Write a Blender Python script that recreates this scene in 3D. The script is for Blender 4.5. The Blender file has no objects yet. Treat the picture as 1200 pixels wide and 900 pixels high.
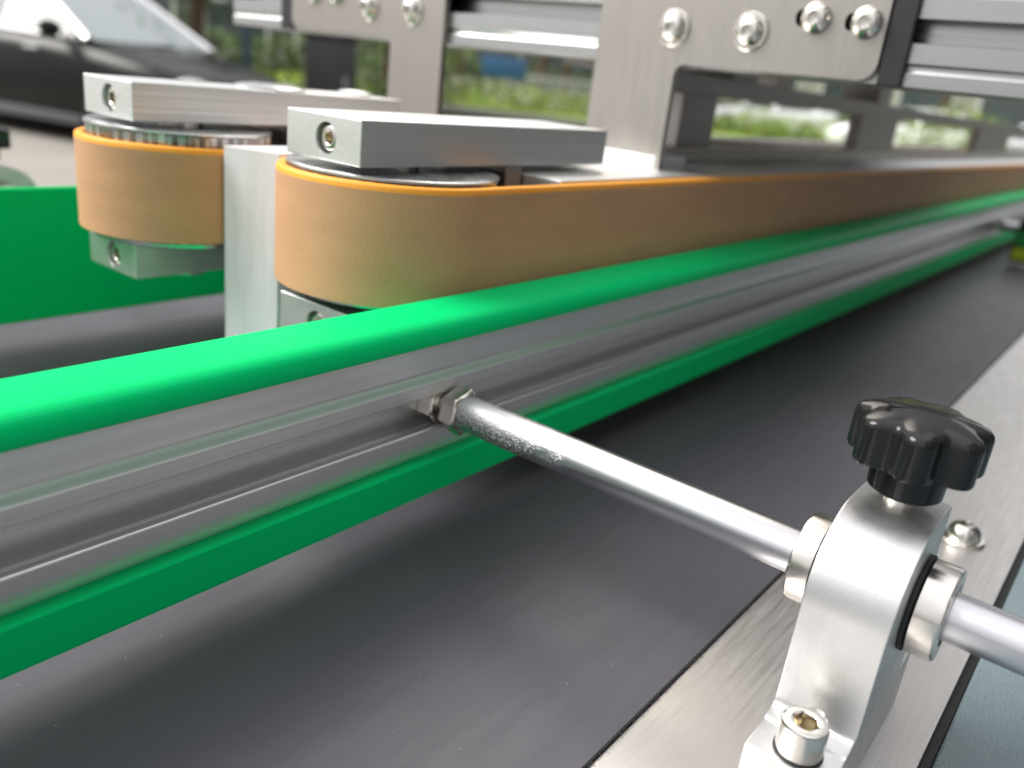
import bpy, bmesh, math, random
from mathutils import Matrix, Vector
random.seed(7)
PI = math.pi
sc = bpy.context.scene
COL = sc.collection
MM = 0.001

# ------------------------------------------------------------------ camera
# world axes: X along the conveyor, Y across it, Z up; z = 0 is the axis of the guide rod
CAM_R = ((0.6208013, -0.7763634, 0.1089298),
         (-0.2045048, -0.2945065, -0.9335115),
         (0.7568247, 0.5572485, -0.3416000))
CAM_P = Vector((-0.200, 0.0, 0.106))
FPX = 986.98
cam = bpy.data.cameras.new('camera')
camo = bpy.data.objects.new('camera', cam)
COL.objects.link(camo)
r, d, f = (Vector(v) for v in CAM_R)
m = Matrix((r, -d, -f)).transposed().to_4x4()
m.translation = CAM_P
camo.matrix_world = m
cam.sensor_width = 36.0
cam.lens = FPX / 1200 * 36.0
cam.clip_start = 0.01
cam.clip_end = 2000
cam.dof.use_dof = True
cam.dof.focus_distance = 0.222
cam.dof.aperture_fstop = 10.0
sc.camera = camo

# ------------------------------------------------------------------ light
SUN_EL = math.radians(42)
SUN_DIR = Vector((-0.62, 0.78, 0)).normalized() * math.cos(SUN_EL) + Vector((0, 0, math.sin(SUN_EL)))
world = bpy.data.worlds.new('World')
sc.world = world
world.use_nodes = True
wn, wl = world.node_tree.nodes, world.node_tree.links
bg = wn['Background']
sky = wn.new('ShaderNodeTexSky')
sky.sky_type = 'NISHITA'
sky.sun_disc = False
sky.sun_elevation = SUN_EL
sky.sun_rotation = math.atan2(SUN_DIR.x, SUN_DIR.y)
sky.dust_density = 3.0
sky.air_density = 1.0
hs = wn.new('ShaderNodeHueSaturation')
hs.inputs['Saturation'].default_value = 0.30
wl.new(sky.outputs[0], hs.inputs['Color'])
# bright broken overcast over the clear sky
wtc = wn.new('ShaderNodeTexCoord')
wno = wn.new('ShaderNodeTexNoise')
wno.inputs['Scale'].default_value = 2.2
wno.inputs['Detail'].default_value = 6
wl.new(wtc.outputs['Generated'], wno.inputs['Vector'])
wmr = wn.new('ShaderNodeMapRange')
wmr.inputs['From Min'].default_value = 0.3
wmr.inputs['From Max'].default_value = 0.7
wmr.inputs['To Min'].default_value = 0.6
wmr.inputs['To Max'].default_value = 0.95
wl.new(wno.outputs[0], wmr.inputs[0])
wmx = wn.new('ShaderNodeMix')
wmx.data_type = 'RGBA'
# overcast luminance: three times brighter overhead than at the horizon
wsx = wn.new('ShaderNodeSeparateXYZ')
wl.new(wtc.outputs['Generated'], wsx.inputs[0])
wov = wn.new('ShaderNodeMapRange')
wov.inputs['From Min'].default_value = 0.0
wov.inputs['From Max'].default_value = 1.0
wov.inputs['To Min'].default_value = 0.34
wov.inputs['To Max'].default_value = 1.0
wl.new(wsx.outputs['Z'], wov.inputs[0])
wcl = wn.new('ShaderNodeVectorMath')
wcl.operation = 'SCALE'
wcl.inputs[0].default_value = (11.6, 11.5, 11.7)
wl.new(wov.outputs[0], wcl.inputs['Scale'])
wl.new(wcl.outputs[0], wmx.inputs[7])
wl.new(wmr.outputs[0], wmx.inputs[0])
wl.new(hs.outputs[0], wmx.inputs[6])
wl.new(wmx.outputs[2], bg.inputs[0])
bg.inputs[1].default_value = 0.055
sun = bpy.data.lights.new('sun', 'SUN')
sun.energy = 1.5
sun.angle = math.radians(34)
sun.color = (1.0, 0.97, 0.92)
suno = bpy.data.objects.new('sun', sun)
COL.objects.link(suno)
suno.rotation_euler = SUN_DIR.to_track_quat('Z', 'Y').to_euler()
suno.location = (0, 0, 6)
sc.view_settings.view_transform = 'Standard'
sc.view_settings.look = 'None'
sc.view_settings.gamma = 1.0
sc.view_settings.exposure = 1.58

# ------------------------------------------------------------------ materials
MATS = {}


def mat(name, base, metal=0.0, rough=0.5, spec=0.5, var=0.0, vscale=(1, 1, 1), vdetail=4, bump=0.0, bscale=(1, 1, 1),
        bdist=0.0002, rvar=0.0, coat=0.0, trans=0.0, aniso=0.0, sss=0.0, base2=None, speck=None, alpha=1.0):
    m = bpy.data.materials.new(name)
    m.use_nodes = True
    n, l = m.node_tree.nodes, m.node_tree.links
    p = n['Principled BSDF']
    p.inputs['Base Color'].default_value = (*base, 1)
    p.inputs['Metallic'].default_value = metal
    p.inputs['Roughness'].default_value = rough
    p.inputs['Specular IOR Level'].default_value = spec
    p.inputs['Coat Weight'].default_value = coat
    p.inputs['Coat Roughness'].default_value = 0.05
    p.inputs['Transmission Weight'].default_value = trans
    p.inputs['Anisotropic'].default_value = aniso
    if sss:
        p.inputs['Subsurface Weight'].default_value = sss
        p.inputs['Subsurface Radius'].default_value = (0.002, 0.002, 0.002)
        p.inputs['Subsurface Scale'].default_value = 1.0
    tc = n.new('ShaderNodeTexCoord')
    if var or rvar or base2:
        mp = n.new('ShaderNodeMapping')
        mp.inputs['Scale'].default_value = vscale
        l.new(tc.outputs['Object'], mp.inputs[0])
        nz = n.new('ShaderNodeTexNoise')
        nz.inputs['Scale'].default_value = 1.0
        nz.inputs['Detail'].default_value = vdetail
        nz.inputs['Roughness'].default_value = 0.6
        l.new(mp.outputs[0], nz.inputs['Vector'])
        cr = n.new('ShaderNodeMapRange')
        cr.inputs['From Min'].default_value = 0.3
        cr.inputs['From Max'].default_value = 0.7
        l.new(nz.outputs[0], cr.inputs[0])
        if var or base2:
            mx = n.new('ShaderNodeMix')
            mx.data_type = 'RGBA'
            b2 = base2 if base2 else tuple(c * (1 - var) for c in base)
            mx.inputs[6].default_value = (*base, 1)
            mx.inputs[7].default_value = (*b2, 1)
            l.new(cr.outputs[0], mx.inputs[0])
            l.new(mx.outputs[2], p.inputs['Base Color'])
        if rvar:
            mr = n.new('ShaderNodeMapRange')
            mr.inputs['To Min'].default_value = max(0.02, rough - rvar)
            mr.inputs['To Max'].default_value = min(1, rough + rvar)
            l.new(cr.outputs[0], mr.inputs[0])
            l.new(mr.outputs[0], p.inputs['Roughness'])
    if bump:
        mp2 = n.new('ShaderNodeMapping')
        mp2.inputs['Scale'].default_value = bscale
        l.new(tc.outputs['Object'], mp2.inputs[0])
        nb = n.new('ShaderNodeTexNoise')
        nb.inputs['Scale'].default_value = 1.0
        nb.inputs['Detail'].default_value = 3
        l.new(mp2.outputs[0], nb.inputs['Vector'])
        bp = n.new('ShaderNodeBump')
        bp.inputs['Strength'].default_value = bump
        bp.inputs['Distance'].default_value = bdist
        l.new(nb.outputs[0], bp.inputs['Height'])
        l.new(bp.outputs[0], p.inputs['Normal'])
    if speck:                                              # (colour, cells per metre, size)
        vo = n.new('ShaderNodeTexVoronoi')
        vo.inputs['Scale'].default_value = speck[1]
        l.new(tc.outputs['Object'], vo.inputs['Vector'])
        lt = n.new('ShaderNodeMath'); lt.operation = 'LESS_THAN'
        lt.inputs[1].default_value = speck[2]
        l.new(vo.outputs['Distance'], lt.inputs[0])
        sep = n.new('ShaderNodeSeparateColor')
        l.new(vo.outputs['Color'], sep.inputs[0])
        gt = n.new('ShaderNodeMath'); gt.operation = 'GREATER_THAN'
        gt.inputs[1].default_value = 0.72
        l.new(sep.outputs[0], gt.inputs[0])
        ml = n.new('ShaderNodeMath'); ml.operation = 'MULTIPLY'
        l.new(lt.outputs[0], ml.inputs[0]); l.new(gt.outputs[0], ml.inputs[1])
        mx = n.new('ShaderNodeMix'); mx.data_type = 'RGBA'
        mx.inputs[7].default_value = (*speck[0], 1)
        src = p.inputs['Base Color'].links[0].from_socket if p.inputs['Base Color'].links else None
        if src:
            l.new(src, mx.inputs[6])
        else:
            mx.inputs[6].default_value = (*base, 1)
        l.new(ml.outputs[0], mx.inputs[0])
        l.new(mx.outputs[2], p.inputs['Base Color'])
    MATS[name] = m
    return m


mat('green', (0.0, 0.70, 0.20), rough=0.42, spec=0.08, var=0.10, vscale=(5, 160, 160), bump=0.15, bscale=(60, 1500, 1500), bdist=0.0001)
mat('alu_rail', (0.93, 0.93, 0.93), metal=1, rough=0.44, var=0.16, vscale=(3, 420, 420), rvar=0.05, bump=0.08, bscale=(14, 2600, 2600), bdist=0.00006)
mat('alu_bar', (0.86, 0.87, 0.86), metal=1, rough=0.44, var=0.22, vscale=(5, 500, 900), rvar=0.06, bump=0.18, bscale=(20, 2500, 3500), bdist=0.00006)
mat('alu_cast', (0.67, 0.67, 0.67), metal=1, rough=0.42, var=0.10, speck=((0.45, 0.45, 0.45), 130, 0.035), vscale=(90, 90, 60), rvar=0.05, bump=0.35, bscale=(1800, 1800, 900), bdist=0.00008)
mat('chrome', (0.78, 0.78, 0.80), metal=1, rough=0.12, rvar=0.04, vscale=(60, 20, 60))
mat('nickel', (0.70, 0.66, 0.60), metal=1, rough=0.20, var=0.15, vscale=(200, 200, 200), rvar=0.06)
mat('screw', (0.76, 0.73, 0.68), metal=1, rough=0.19, var=0.1, vscale=(300, 300, 300), rvar=0.05)
mat('socket', (0.62, 0.50, 0.30), metal=1, rough=0.30)
mat('zinc', (0.62, 0.64, 0.65), metal=1, rough=0.30, var=0.25, vscale=(120, 120, 120), rvar=0.10)
mat('steel', (0.80, 0.775, 0.75), metal=1, rough=0.42, var=0.16, vscale=(40, 700, 300), rvar=0.08, bump=0.16, bscale=(60, 3000, 900), bdist=0.00008)
mat('plate', (0.46, 0.435, 0.405), metal=1, rough=0.34, var=0.12, vscale=(30, 700, 30), rvar=0.06, bump=0.2, bscale=(60, 3000, 60), bdist=0.00006)
mat('dark_steel', (0.34, 0.32, 0.31), metal=1, rough=0.38, var=0.1, vscale=(20, 200, 200))
mat('black_belt', (0.080, 0.077, 0.092), rough=0.44, spec=0.55, var=0.12, vscale=(30, 200, 60), rvar=0.03, bump=0.25, bscale=(2600, 2600, 2600), bdist=0.0001, speck=((0.34, 0.34, 0.37), 260, 0.045))
mat('fibre', (0.16, 0.15, 0.14), rough=0.8)
mat('black_plastic', (0.010, 0.010, 0.011), rough=0.14, spec=0.4, rvar=0.06, vscale=(150, 150, 150), bump=0.05, bscale=(300, 300, 300), bdist=0.0001)
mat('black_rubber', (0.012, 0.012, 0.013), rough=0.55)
mat('dark_bed', (0.05, 0.05, 0.055), rough=0.6)
mat('cabinet', (0.17, 0.225, 0.245), rough=0.24, spec=0.5, bump=0.8, bscale=(1100, 1100, 1100), bdist=0.0007)
mat('tan_belt', (0.60, 0.335, 0.18), rough=0.55, spec=0.3, var=0.14, vscale=(25, 25, 90), vdetail=8, bump=0.6, bscale=(1300, 1300, 420), bdist=0.0002)
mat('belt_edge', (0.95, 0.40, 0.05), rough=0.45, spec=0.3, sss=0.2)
mat('white_plastic', (0.80, 0.80, 0.80), rough=0.35)
mat('scuffed', (0.92, 0.88, 0.93), metal=0.0, rough=0.48, base2=(0.70, 0.67, 0.69), vscale=(110, 110, 16), vdetail=9, bump=0.3, bscale=(400, 400, 80), bdist=0.0001)
mat('beam_alu', (0.52, 0.53, 0.53), metal=1, rough=0.28, var=0.10, vscale=(500, 6, 700), rvar=0.06)
mat('clear_film', (0.50, 0.48, 0.50), metal=0.6, rough=0.25, var=0.3, vscale=(60, 60, 60))
# background
mat('car_paint', (0.008, 0.009, 0.008), rough=0.25, spec=0.22)
mat('car_white', (0.75, 0.76, 0.78), rough=0.2, coat=1.0)
mat('car_silver', (0.35, 0.36, 0.37), metal=0.5, rough=0.3, coat=1.0)
mat('car_glass', (0.03, 0.035, 0.035), rough=0.03, spec=0.5)
mat('screen_glass', (0.22, 0.26, 0.265), rough=0.05, spec=0.8, coat=0.5)  # sky reflection on the windscreen is put into the pale base
mat('car_trim', (0.80, 0.80, 0.80), metal=1, rough=0.18)
mat('car_sill', (0.09, 0.09, 0.10), rough=0.4)
mat('tyre', (0.015, 0.015, 0.015), rough=0.8)
mat('lamp_glass', (0.7, 0.72, 0.75), metal=0.7, rough=0.1)
mat('lamp_red', (0.35, 0.01, 0.01), rough=0.15)
mat('concrete', (0.31, 0.285, 0.255), rough=0.85, var=0.2, vscale=(0.8, 0.8, 0.8), vdetail=8)
mat('asphalt', (0.10, 0.10, 0.10), rough=0.85, var=0.3, vscale=(1, 1, 1), vdetail=8)
mat('kerb', (0.42, 0.41, 0.39), rough=0.8, var=0.2, vscale=(2, 2, 2))
mat('soil', (0.07, 0.10, 0.03), rough=0.9, var=0.3, vscale=(1, 1, 1))
mat('grass', (0.26, 0.36, 0.02), rough=0.6, base2=(0.16, 0.25, 0.02), vscale=(2, 2, 2))
mat('leaf_bright', (0.24, 0.33, 0.02), rough=0.5, base2=(0.12, 0.20, 0.02), vscale=(3, 3, 3))
mat('leaf_mid', (0.12, 0.18, 0.025), rough=0.5, base2=(0.05, 0.10, 0.015), vscale=(3, 3, 3))
mat('leaf_dark', (0.035, 0.06, 0.015), rough=0.45, base2=(0.02, 0.035, 0.01), vscale=(3, 3, 3))
mat('petal', (0.75, 0.68, 0.68), rough=0.6)
mat('bark', (0.14, 0.09, 0.055), rough=0.9, var=0.4, vscale=(10, 10, 3))
mat('shade_wall_grey', (0.11, 0.11, 0.112), rough=0.7, var=0.2, vscale=(0.6, 0.6, 0.6))  # dark grey for the added unseen wall that blocks light
mat('wall_pale', (0.44, 0.42, 0.42), rough=0.8, var=0.1, vscale=(0.6, 0.6, 0.6))
mat('wall_dark', (0.15, 0.15, 0.155), rough=0.7, var=0.2, vscale=(0.6, 0.6, 0.6))
mat('window_glass', (0.06, 0.075, 0.085), rough=0.04, spec=1.0)
mat('frame_white', (0.62, 0.62, 0.62), rough=0.5)
mat('blue_paint', (0.05, 0.14, 0.30), rough=0.4)
mat('navy', (0.02, 0.035, 0.06), rough=0.4)
mat('red_paint', (0.45, 0.03, 0.03), rough=0.5)
mat('grey_box', (0.035, 0.035, 0.038), rough=0.5)
mat('grey_paint', (0.30, 0.30, 0.30), rough=0.5)
mat('sensor_label', (0.50, 0.60, 0.02), rough=0.4)
mat('sensor_green', (0.02, 0.25, 0.05), rough=0.4)


# ------------------------------------------------------------------ helpers (all lengths in millimetres unless noted)
def finish(bm, name, material, parent=None, origin=None, smooth=35, label=None, scale=MM):
    """link a bmesh (mm, world or parent space) as ONE mesh object"""
    me = bpy.data.meshes.new(name)
    bmesh.ops.recalc_face_normals(bm, faces=bm.faces)
    if scale != 1:
        bmesh.ops.scale(bm, vec=(scale, scale, scale), verts=bm.verts)
    bm.to_mesh(me)
    bm.free()
    if smooth:
        me.shade_smooth()
        me.set_sharp_from_angle(angle=math.radians(smooth))
    me.materials.append(MATS[material])
    o = bpy.data.objects.new(name, me)
    COL.objects.link(o)
    if smooth and scale != 1:                       # flat faces stay flat beside small bevels
        wn_ = o.modifiers.new('weighted', 'WEIGHTED_NORMAL')
        wn_.keep_sharp = True
    if parent is not None:
        o.parent = parent
    if label:
        o['label'] = label
    return o


def tag(o, label, cat, group=None):
    o['label'] = label
    o['category'] = cat
    if group:
        o['group'] = group
    return o


def thing(name, label, cat, loc=(0, 0, 0), rotz=0.0, group=None):
    o = bpy.data.objects.new(name, None)
    o.empty_display_size = 0.02
    COL.objects.link(o)
    o.location = Vector(loc) * MM
    o.rotation_euler = (0, 0, rotz)
    return tag(o, label, cat, group)


def struct(o):
    o['kind'] = 'structure'
    return o


def copy_thing(root, loc, label, rotz=None, group=None):
    c = root.copy()
    COL.objects.link(c)
    c.location = Vector(loc) * MM
    if rotz is not None:
        c.rotation_euler = (0, 0, rotz)
    c['label'] = label
    if group:
        c['group'] = group
    for ch in list(root.children):
        k = ch.copy(); COL.objects.link(k); k.parent = c
        k.matrix_parent_inverse = ch.matrix_parent_inverse.copy()
        for g in list(ch.children):
            s = g.copy(); COL.objects.link(s); s.parent = k
            s.matrix_parent_inverse = g.matrix_parent_inverse.copy()
    return c


def bevel_bm(bm, off, seg=2, ang=30):
    es = [e for e in bm.edges if len(e.link_faces) == 2 and e.calc_face_angle(0) > math.radians(ang)]
    if es and off:
        bmesh.ops.bevel(bm, geom=es, offset=off, offset_type='OFFSET', segments=seg, profile=0.5, affect='EDGES', clamp_overlap=True)


def box(x0, x1, y0, y1, z0, z1, bev=0.0, seg=2, bm=None):
    t = bmesh.new()
    bmesh.ops.create_cube(t, size=1.0)
    bmesh.ops.scale(t, vec=(x1 - x0, y1 - y0, z1 - z0), verts=t.verts)
    bmesh.ops.translate(t, vec=((x0 + x1) / 2, (y0 + y1) / 2, (z0 + z1) / 2), verts=t.verts)
    if bev:
        bevel_bm(t, bev, seg)
    return merge(bm, t)


def merge(bm, t):
    if bm is None:
        return t
    me = bpy.data.meshes.new('tmp')
    t.to_mesh(me); t.free()
    bm.from_mesh(me)
    bpy.data.meshes.remove(me)
    return bm


def prism(poly, a0, a1, axis='x', bev=0.0, seg=2, ang=30):
    """extrude a 2-D outline: axis x -> (y, z), axis y -> (x, z), axis z -> (x, y)"""
    bm = bmesh.new()

    def P(u, v, a):
        return {'x': (a, u, v), 'y': (u, a, v), 'z': (u, v, a)}[axis]
    A = [bm.verts.new(P(u, v, a0)) for u, v in poly]
    B = [bm.verts.new(P(u, v, a1)) for u, v in poly]
    n = len(poly)
    bm.faces.new(A)
    bm.faces.new(B)
    for i in range(n):
        bm.faces.new((A[i], A[(i + 1) % n], B[(i + 1) % n], B[i]))
    bmesh.ops.recalc_face_normals(bm, faces=bm.faces)
    if bev:
        bevel_bm(bm, bev, seg, ang)
    return bm


def arc(cx, cy, rad, a0, a1, n):
    return [(cx + rad * math.cos(math.radians(a0 + (a1 - a0) * i / n)), cy + rad * math.sin(math.radians(a0 + (a1 - a0) * i / n))) for i in range(n + 1)]


def lathe(prof, seg=32, M=None, bm=None, shape=None):
    """revolve (radius, height) about local Z; shape(radius_index, angle) may scale the radius"""
    t = bmesh.new()
    rings = []
    for k, (rad, h) in enumerate(prof):
        if rad < 1e-6:
            rings.append([t.verts.new((0, 0, h))])
        else:
            ring = []
            for i in range(seg):
                a = 2 * PI * i / seg
                rr = rad * (shape(k, a) if shape else 1)
                ring.append(t.verts.new((rr * math.cos(a), rr * math.sin(a), h)))
            rings.append(ring)
    for a, b in zip(rings, rings[1:]):
        for i in range(seg):
            j = (i + 1) % seg
            if len(a) == 1 and len(b) == 1:
                continue
            if len(a) == 1:
                t.faces.new((a[0], b[i], b[j]))
            elif len(b) == 1:
                t.faces.new((a[i], a[j], b[0]))
            else:
                t.faces.new((a[i], a[j], b[j], b[i]))
    if M is not None:
        bmesh.ops.transform(t, matrix=M, verts=t.verts)
    return merge(bm, t)


def hexr(a):
    """radius multiplier that turns a circle of in-radius 1 into a hexagon"""
    q = (a + PI / 6) % (PI / 3) - PI / 6
    return 1 / math.cos(q)


def axis_matrix(loc, direction):
    q = Vector(direction).normalized().to_track_quat('Z', 'Y')
    return Matrix.Translation(Vector(loc)) @ q.to_matrix().to_4x4()


def cap_screw(loc, direction, rad, h, af, parent, name='socket_screw', depth=None):
    """socket-head cap screw with a real hexagonal socket; origin at the seat"""
    depth = depth or h * 0.62
    M = axis_matrix(loc, direction)
    prof = [(rad * 0.2, -1.0), (rad * 0.97, -0.2), (rad, 0.3), (rad, h - 0.9), (rad - 0.25, h - 0.3), (rad - 0.9, h), (af * 0.5 * 1.22, h)]
    hx = [(af * 0.5 * 1.0, h - 0.25), (af * 0.5, h - depth)]

    def shp(k, a):
        return hexr(a) if k >= len(prof) else 1
    bm = lathe(prof + hx, 48, M, shape=shp)
    o = finish(bm, name, 'screw', parent, smooth=30)
    b2 = lathe([(af * 0.5 * 1.02, h - depth + 0.02), (0, h - depth - 0.6)], 48, M, shape=lambda k, a: hexr(a))
    finish(b2, 'socket', 'socket', o, smooth=30)
    return o


def boolean_cut(o, cutters):
    for c in cutters:
        md = o.modifiers.new('cut', 'BOOLEAN')
        md.operation = 'DIFFERENCE'
        md.object = c
        md.solver = 'EXACT'
    dg = bpy.context.evaluated_depsgraph_get()
    dg.update()
    me = bpy.data.meshes.new_from_object(o.evaluated_get(dg))
    old = o.data
    o.modifiers.clear()
    o.data = me
    wn_ = o.modifiers.new('weighted', 'WEIGHTED_NORMAL')
    wn_.keep_sharp = True
    me.shade_smooth()
    me.set_sharp_from_angle(angle=math.radians(30))
    bpy.data.meshes.remove(old)
    for c in cutters:
        d = c.data
        bpy.data.objects.remove(c)
        bpy.data.meshes.remove(d)


def cutter(bm):
    return finish(bm, 'cutter', 'zinc', smooth=0)


# ================================================================== THE GROUND
GZ = -944.0                                    # pavement level, camera is 1.05 m above it


def far_xy(px, dist):
    """ground point (metres) at a given horizontal distance in the direction of an image column, taken on the horizon"""
    py = 183.3 + (px - 1409.6) * 0.1167
    v = Vector(CAM_R[0]) * (px - 600) + Vector(CAM_R[1]) * (py - 450) + Vector(CAM_R[2]) * FPX
    v.z = 0
    v.normalize()
    return CAM_P.x + v.x * dist, CAM_P.y + v.y * dist


bm = bmesh.new()
bmesh.ops.create_grid(bm, x_segments=1, y_segments=1, size=400)
bmesh.ops.translate(bm, vec=(0, 0, GZ * MM - 0.02), verts=bm.verts)
struct(finish(bm, 'ground', 'asphalt', smooth=0, scale=1))


def far_strip(name, material, d0, d1, z, px0=-900, px1=2100, n=24):
    bm = bmesh.new()
    A, B = [], []
    for i in range(n + 1):
        px = px0 + (px1 - px0) * i / n
        # strips are straight and run square to the central view direction
        x0, y0 = far_xy(px, 1.0)
        dv = Vector((x0 - CAM_P.x, y0 - CAM_P.y))
        xf, yf = far_xy(600, 1.0)
        fv = Vector((xf - CAM_P.x, yf - CAM_P.y))
        k = dv.dot(fv)
        A.append((CAM_P.x + dv.x * d0 / k, CAM_P.y + dv.y * d0 / k))
        B.append((CAM_P.x + dv.x * d1 / k, CAM_P.y + dv.y * d1 / k))
    va = [bm.verts.new((x, y, z)) for x, y in A]
    vb = [bm.verts.new((x, y, z)) for x, y in B]
    for i in range(n):
        bm.faces.new((va[i], va[i + 1], vb[i + 1], vb[i]))
    return finish(bm, name, material, smooth=0, scale=1)


gz = GZ * MM
bm = bmesh.new()
bmesh.ops.create_grid(bm, x_segments=1, y_segments=1, size=11)
bmesh.ops.translate(bm, vec=(0, 0, gz), verts=bm.verts)
struct(finish(bm, 'pavement', 'concrete', smooth=0, scale=1))

# ================================================================== CONVEYOR
ZB = -45.0                                     # top of the black belt
conv = thing('conveyor', 'long flat conveyor with black belt, steel edge strips and grey-blue side cabinet', 'conveyor', (400, 300, GZ))


def W(o):
    """keep world-space vertices under a moved parent"""
    p = o.parent
    if p is not None:
        o.matrix_parent_inverse = Matrix.Translation(-Vector(p.location))
    return o


def part(bm, name, material, parent, **k):
    o = finish(bm, name, material, None, **k)
    o.parent = parent
    o.matrix_parent_inverse = Matrix.Translation(-Vector(parent.location))
    return o


# belt: a closed loop round two end rollers
L0, L1 = -620.0, 1900.0
loop = [(L1, ZB)] + arc(L1, ZB - 40, 40, 90, -90, 12)[1:-1] + [(L1, ZB - 80), (L0, ZB - 80)] + arc(L0, ZB - 40, 40, 270, 90, 12)[1:-1] + [(L0, ZB)]
part(prism(loop, 71.6, 540, 'y'), 'belt', 'black_belt', conv, smooth=40, label='matt black dusty conveyor belt')
# brushed steel strips along the belt
st = part(box(-640, 1920, 10.6, 71.2, ZB - 7, ZB - 1.6, 0.3), 'edge_strip', 'steel', conv, label='brushed steel strip beside the belt edge')
part(box(-640, 1920, 540.4, 601, ZB - 7, ZB - 1.6, 0.3), 'edge_strip', 'steel', conv)
# rubber seal in the gap, then the painted cabinet
part(box(-640, 1920, 8.2, 10.4, ZB - 9, ZB - 4.0), 'gap_seal', 'black_rubber', conv)
part(box(-640, 1920, -330, 8.0, ZB - 66, ZB - 3.2, 1.2, 3), 'side_panel', 'cabinet', conv, label='grey-blue textured painted panel')
part(box(-640, 1920, 601.4, 640, ZB - 66, ZB - 3.2, 1.2, 3), 'side_panel', 'cabinet', conv)
part(box(-560, 1840, 12, 600, ZB - 110, ZB - 90), 'bed', 'dark_bed', conv)
for s in (12, 580):
    part(box(-600, 1880, s, s + 18, ZB - 112, ZB - 7.2), 'side_frame', 'dark_bed', conv)
for lx in (-520, 1760):
    for ly in (-300, 560):
        part(box(lx, lx + 60, ly, ly + 60, GZ + 12, ZB - 66.5, 2), 'leg', 'cabinet', conv)
        part(lathe([(0, 0), (36, 0), (36, 6), (14, 12.5), (0, 12.5)], 24, Matrix.Translation((lx + 30, ly + 30, GZ))), 'foot', 'black_rubber', conv)
    part(box(lx + 8, lx + 52, -240, 560, ZB - 172, ZB - 110.5), 'crossbar', 'cabinet', conv)
# frayed threads along the cut edge of the belt
bm = bmesh.new()
for i in range(900):
    x = random.uniform(-150, 420)
    ln = random.uniform(0.5, 2.2)
    a = random.uniform(-0.7, 0.7)
    w = random.uniform(0.05, 0.13)
    z = ZB - random.uniform(0.9, 1.45)
    p0 = Vector((x, 71.7, z)); p1 = Vector((x + ln * math.sin(a), 71.7 - ln * math.cos(a), ZB - 1.5))
    v = [bm.verts.new(q) for q in (p0 + Vector((w, 0, 0)), p0 - Vector((w, 0, 0)), p1 - Vector((w * .4, 0, 0)), p1 + Vector((w * .4, 0, 0)))]
    bm.faces.new(v)
fr = part(bm, 'frayed_threads', 'fibre', conv, smooth=0)
fr['kind'] = 'stuff'


def button_screw(x, y, z, parent, rad=6.4):
    M = Matrix.Translation((x, y, z)) @ Matrix.Diagonal((1, 1, 1.7, 1))
    prof = [(rad * 1.28, 0), (rad * 1.30, 0.5), (rad * 1.22, 1.0), (rad, 1.1), (rad * 0.97, 2.0), (rad * 0.82, 3.3), (rad * 0.56, 4.1), (2.3, 4.25)]
    hx = [(2.0, 4.1), (2.0, 2.2), (0, 1.9)]
    bm = lathe(prof + hx, 36, M, shape=lambda k, a: hexr(a) if k >= len(prof) and k < len(prof) + 2 else 1)
    return part(bm, 'button_screw', 'screw', parent, smooth=35)


for x in (152, 470, 790, 1110):
    button_screw(x, 29.5, ZB - 1.6, conv)

# ================================================================== GUIDE RAILS
green_poly = [(187, 33.0), (187.8, 32.0), (187.8, -30.2), (187, -31), (172.2, -31), (171.2, -30.2), (171, -29.2), (171, -18.2), (171.5, -17.5), (182, -17.5), (182, 23.2), (171.6, 23.2), (171.0, 23.8)]
# rounded shoulder of the upper lip
green_poly += [(170.85, 25.2), (171.05, 26.6), (171.5, 27.9), (172.2, 29.0), (173.2, 29.9), (174.6, 30.6), (176.4, 31.1), (186.2, 33.1)]
alu_poly = [(181.9, 23.1), (175.6, 23.1), (175.4, 13.0), (175.1, 12.3), (174.4, 11.7), (173.2, 11.1), (172.0, 10.7), (171.7, 10.5), (171.5, 10.1), (171.5, 6.3),
            (171.8, 6.0), (173.6, 6.0), (173.6, 9.4), (179.6, 9.4), (180.2, 8.6), (180.2, -8.6), (179.6, -9.4), (173.6, -9.4), (173.6, -6.0),
            (172.0, -5.7), (171.7, -5.9), (171.5, -6.2), (171.5, -10.1), (171.8, -10.3), (175.2, -10.9), (175.6, -11.4), (175.6, -17.4), (181.9, -17.4)]


def guide_rail(label, y0, mirror, xa, xb):
    t = thing('guide_rail', label, 'guide rail', (xa, y0, -31), group='green edged guide rails over the conveyor')

    def tr(poly):
        if mirror:
            return [(y0 + (187.8 - u), v) for u, v in poly][::-1]
        return poly
    part(prism(tr(green_poly), xa, xb, 'x'), 'wear_strip', 'green', t, smooth=30, label='bright green plastic wear strip')
    part(prism(tr(alu_poly), xa + 1, xb - 1, 'x'), 'profile', 'alu_rail', t, smooth=16, label='slotted aluminium profile')
    return t


guide_rail('green plastic and slotted aluminium guide rail in front of the near orange belt', 180, False, -480, 1800)
guide_rail('green plastic guide rail on the far side, behind the far orange belt', 419, True, -480, 1800)


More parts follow.
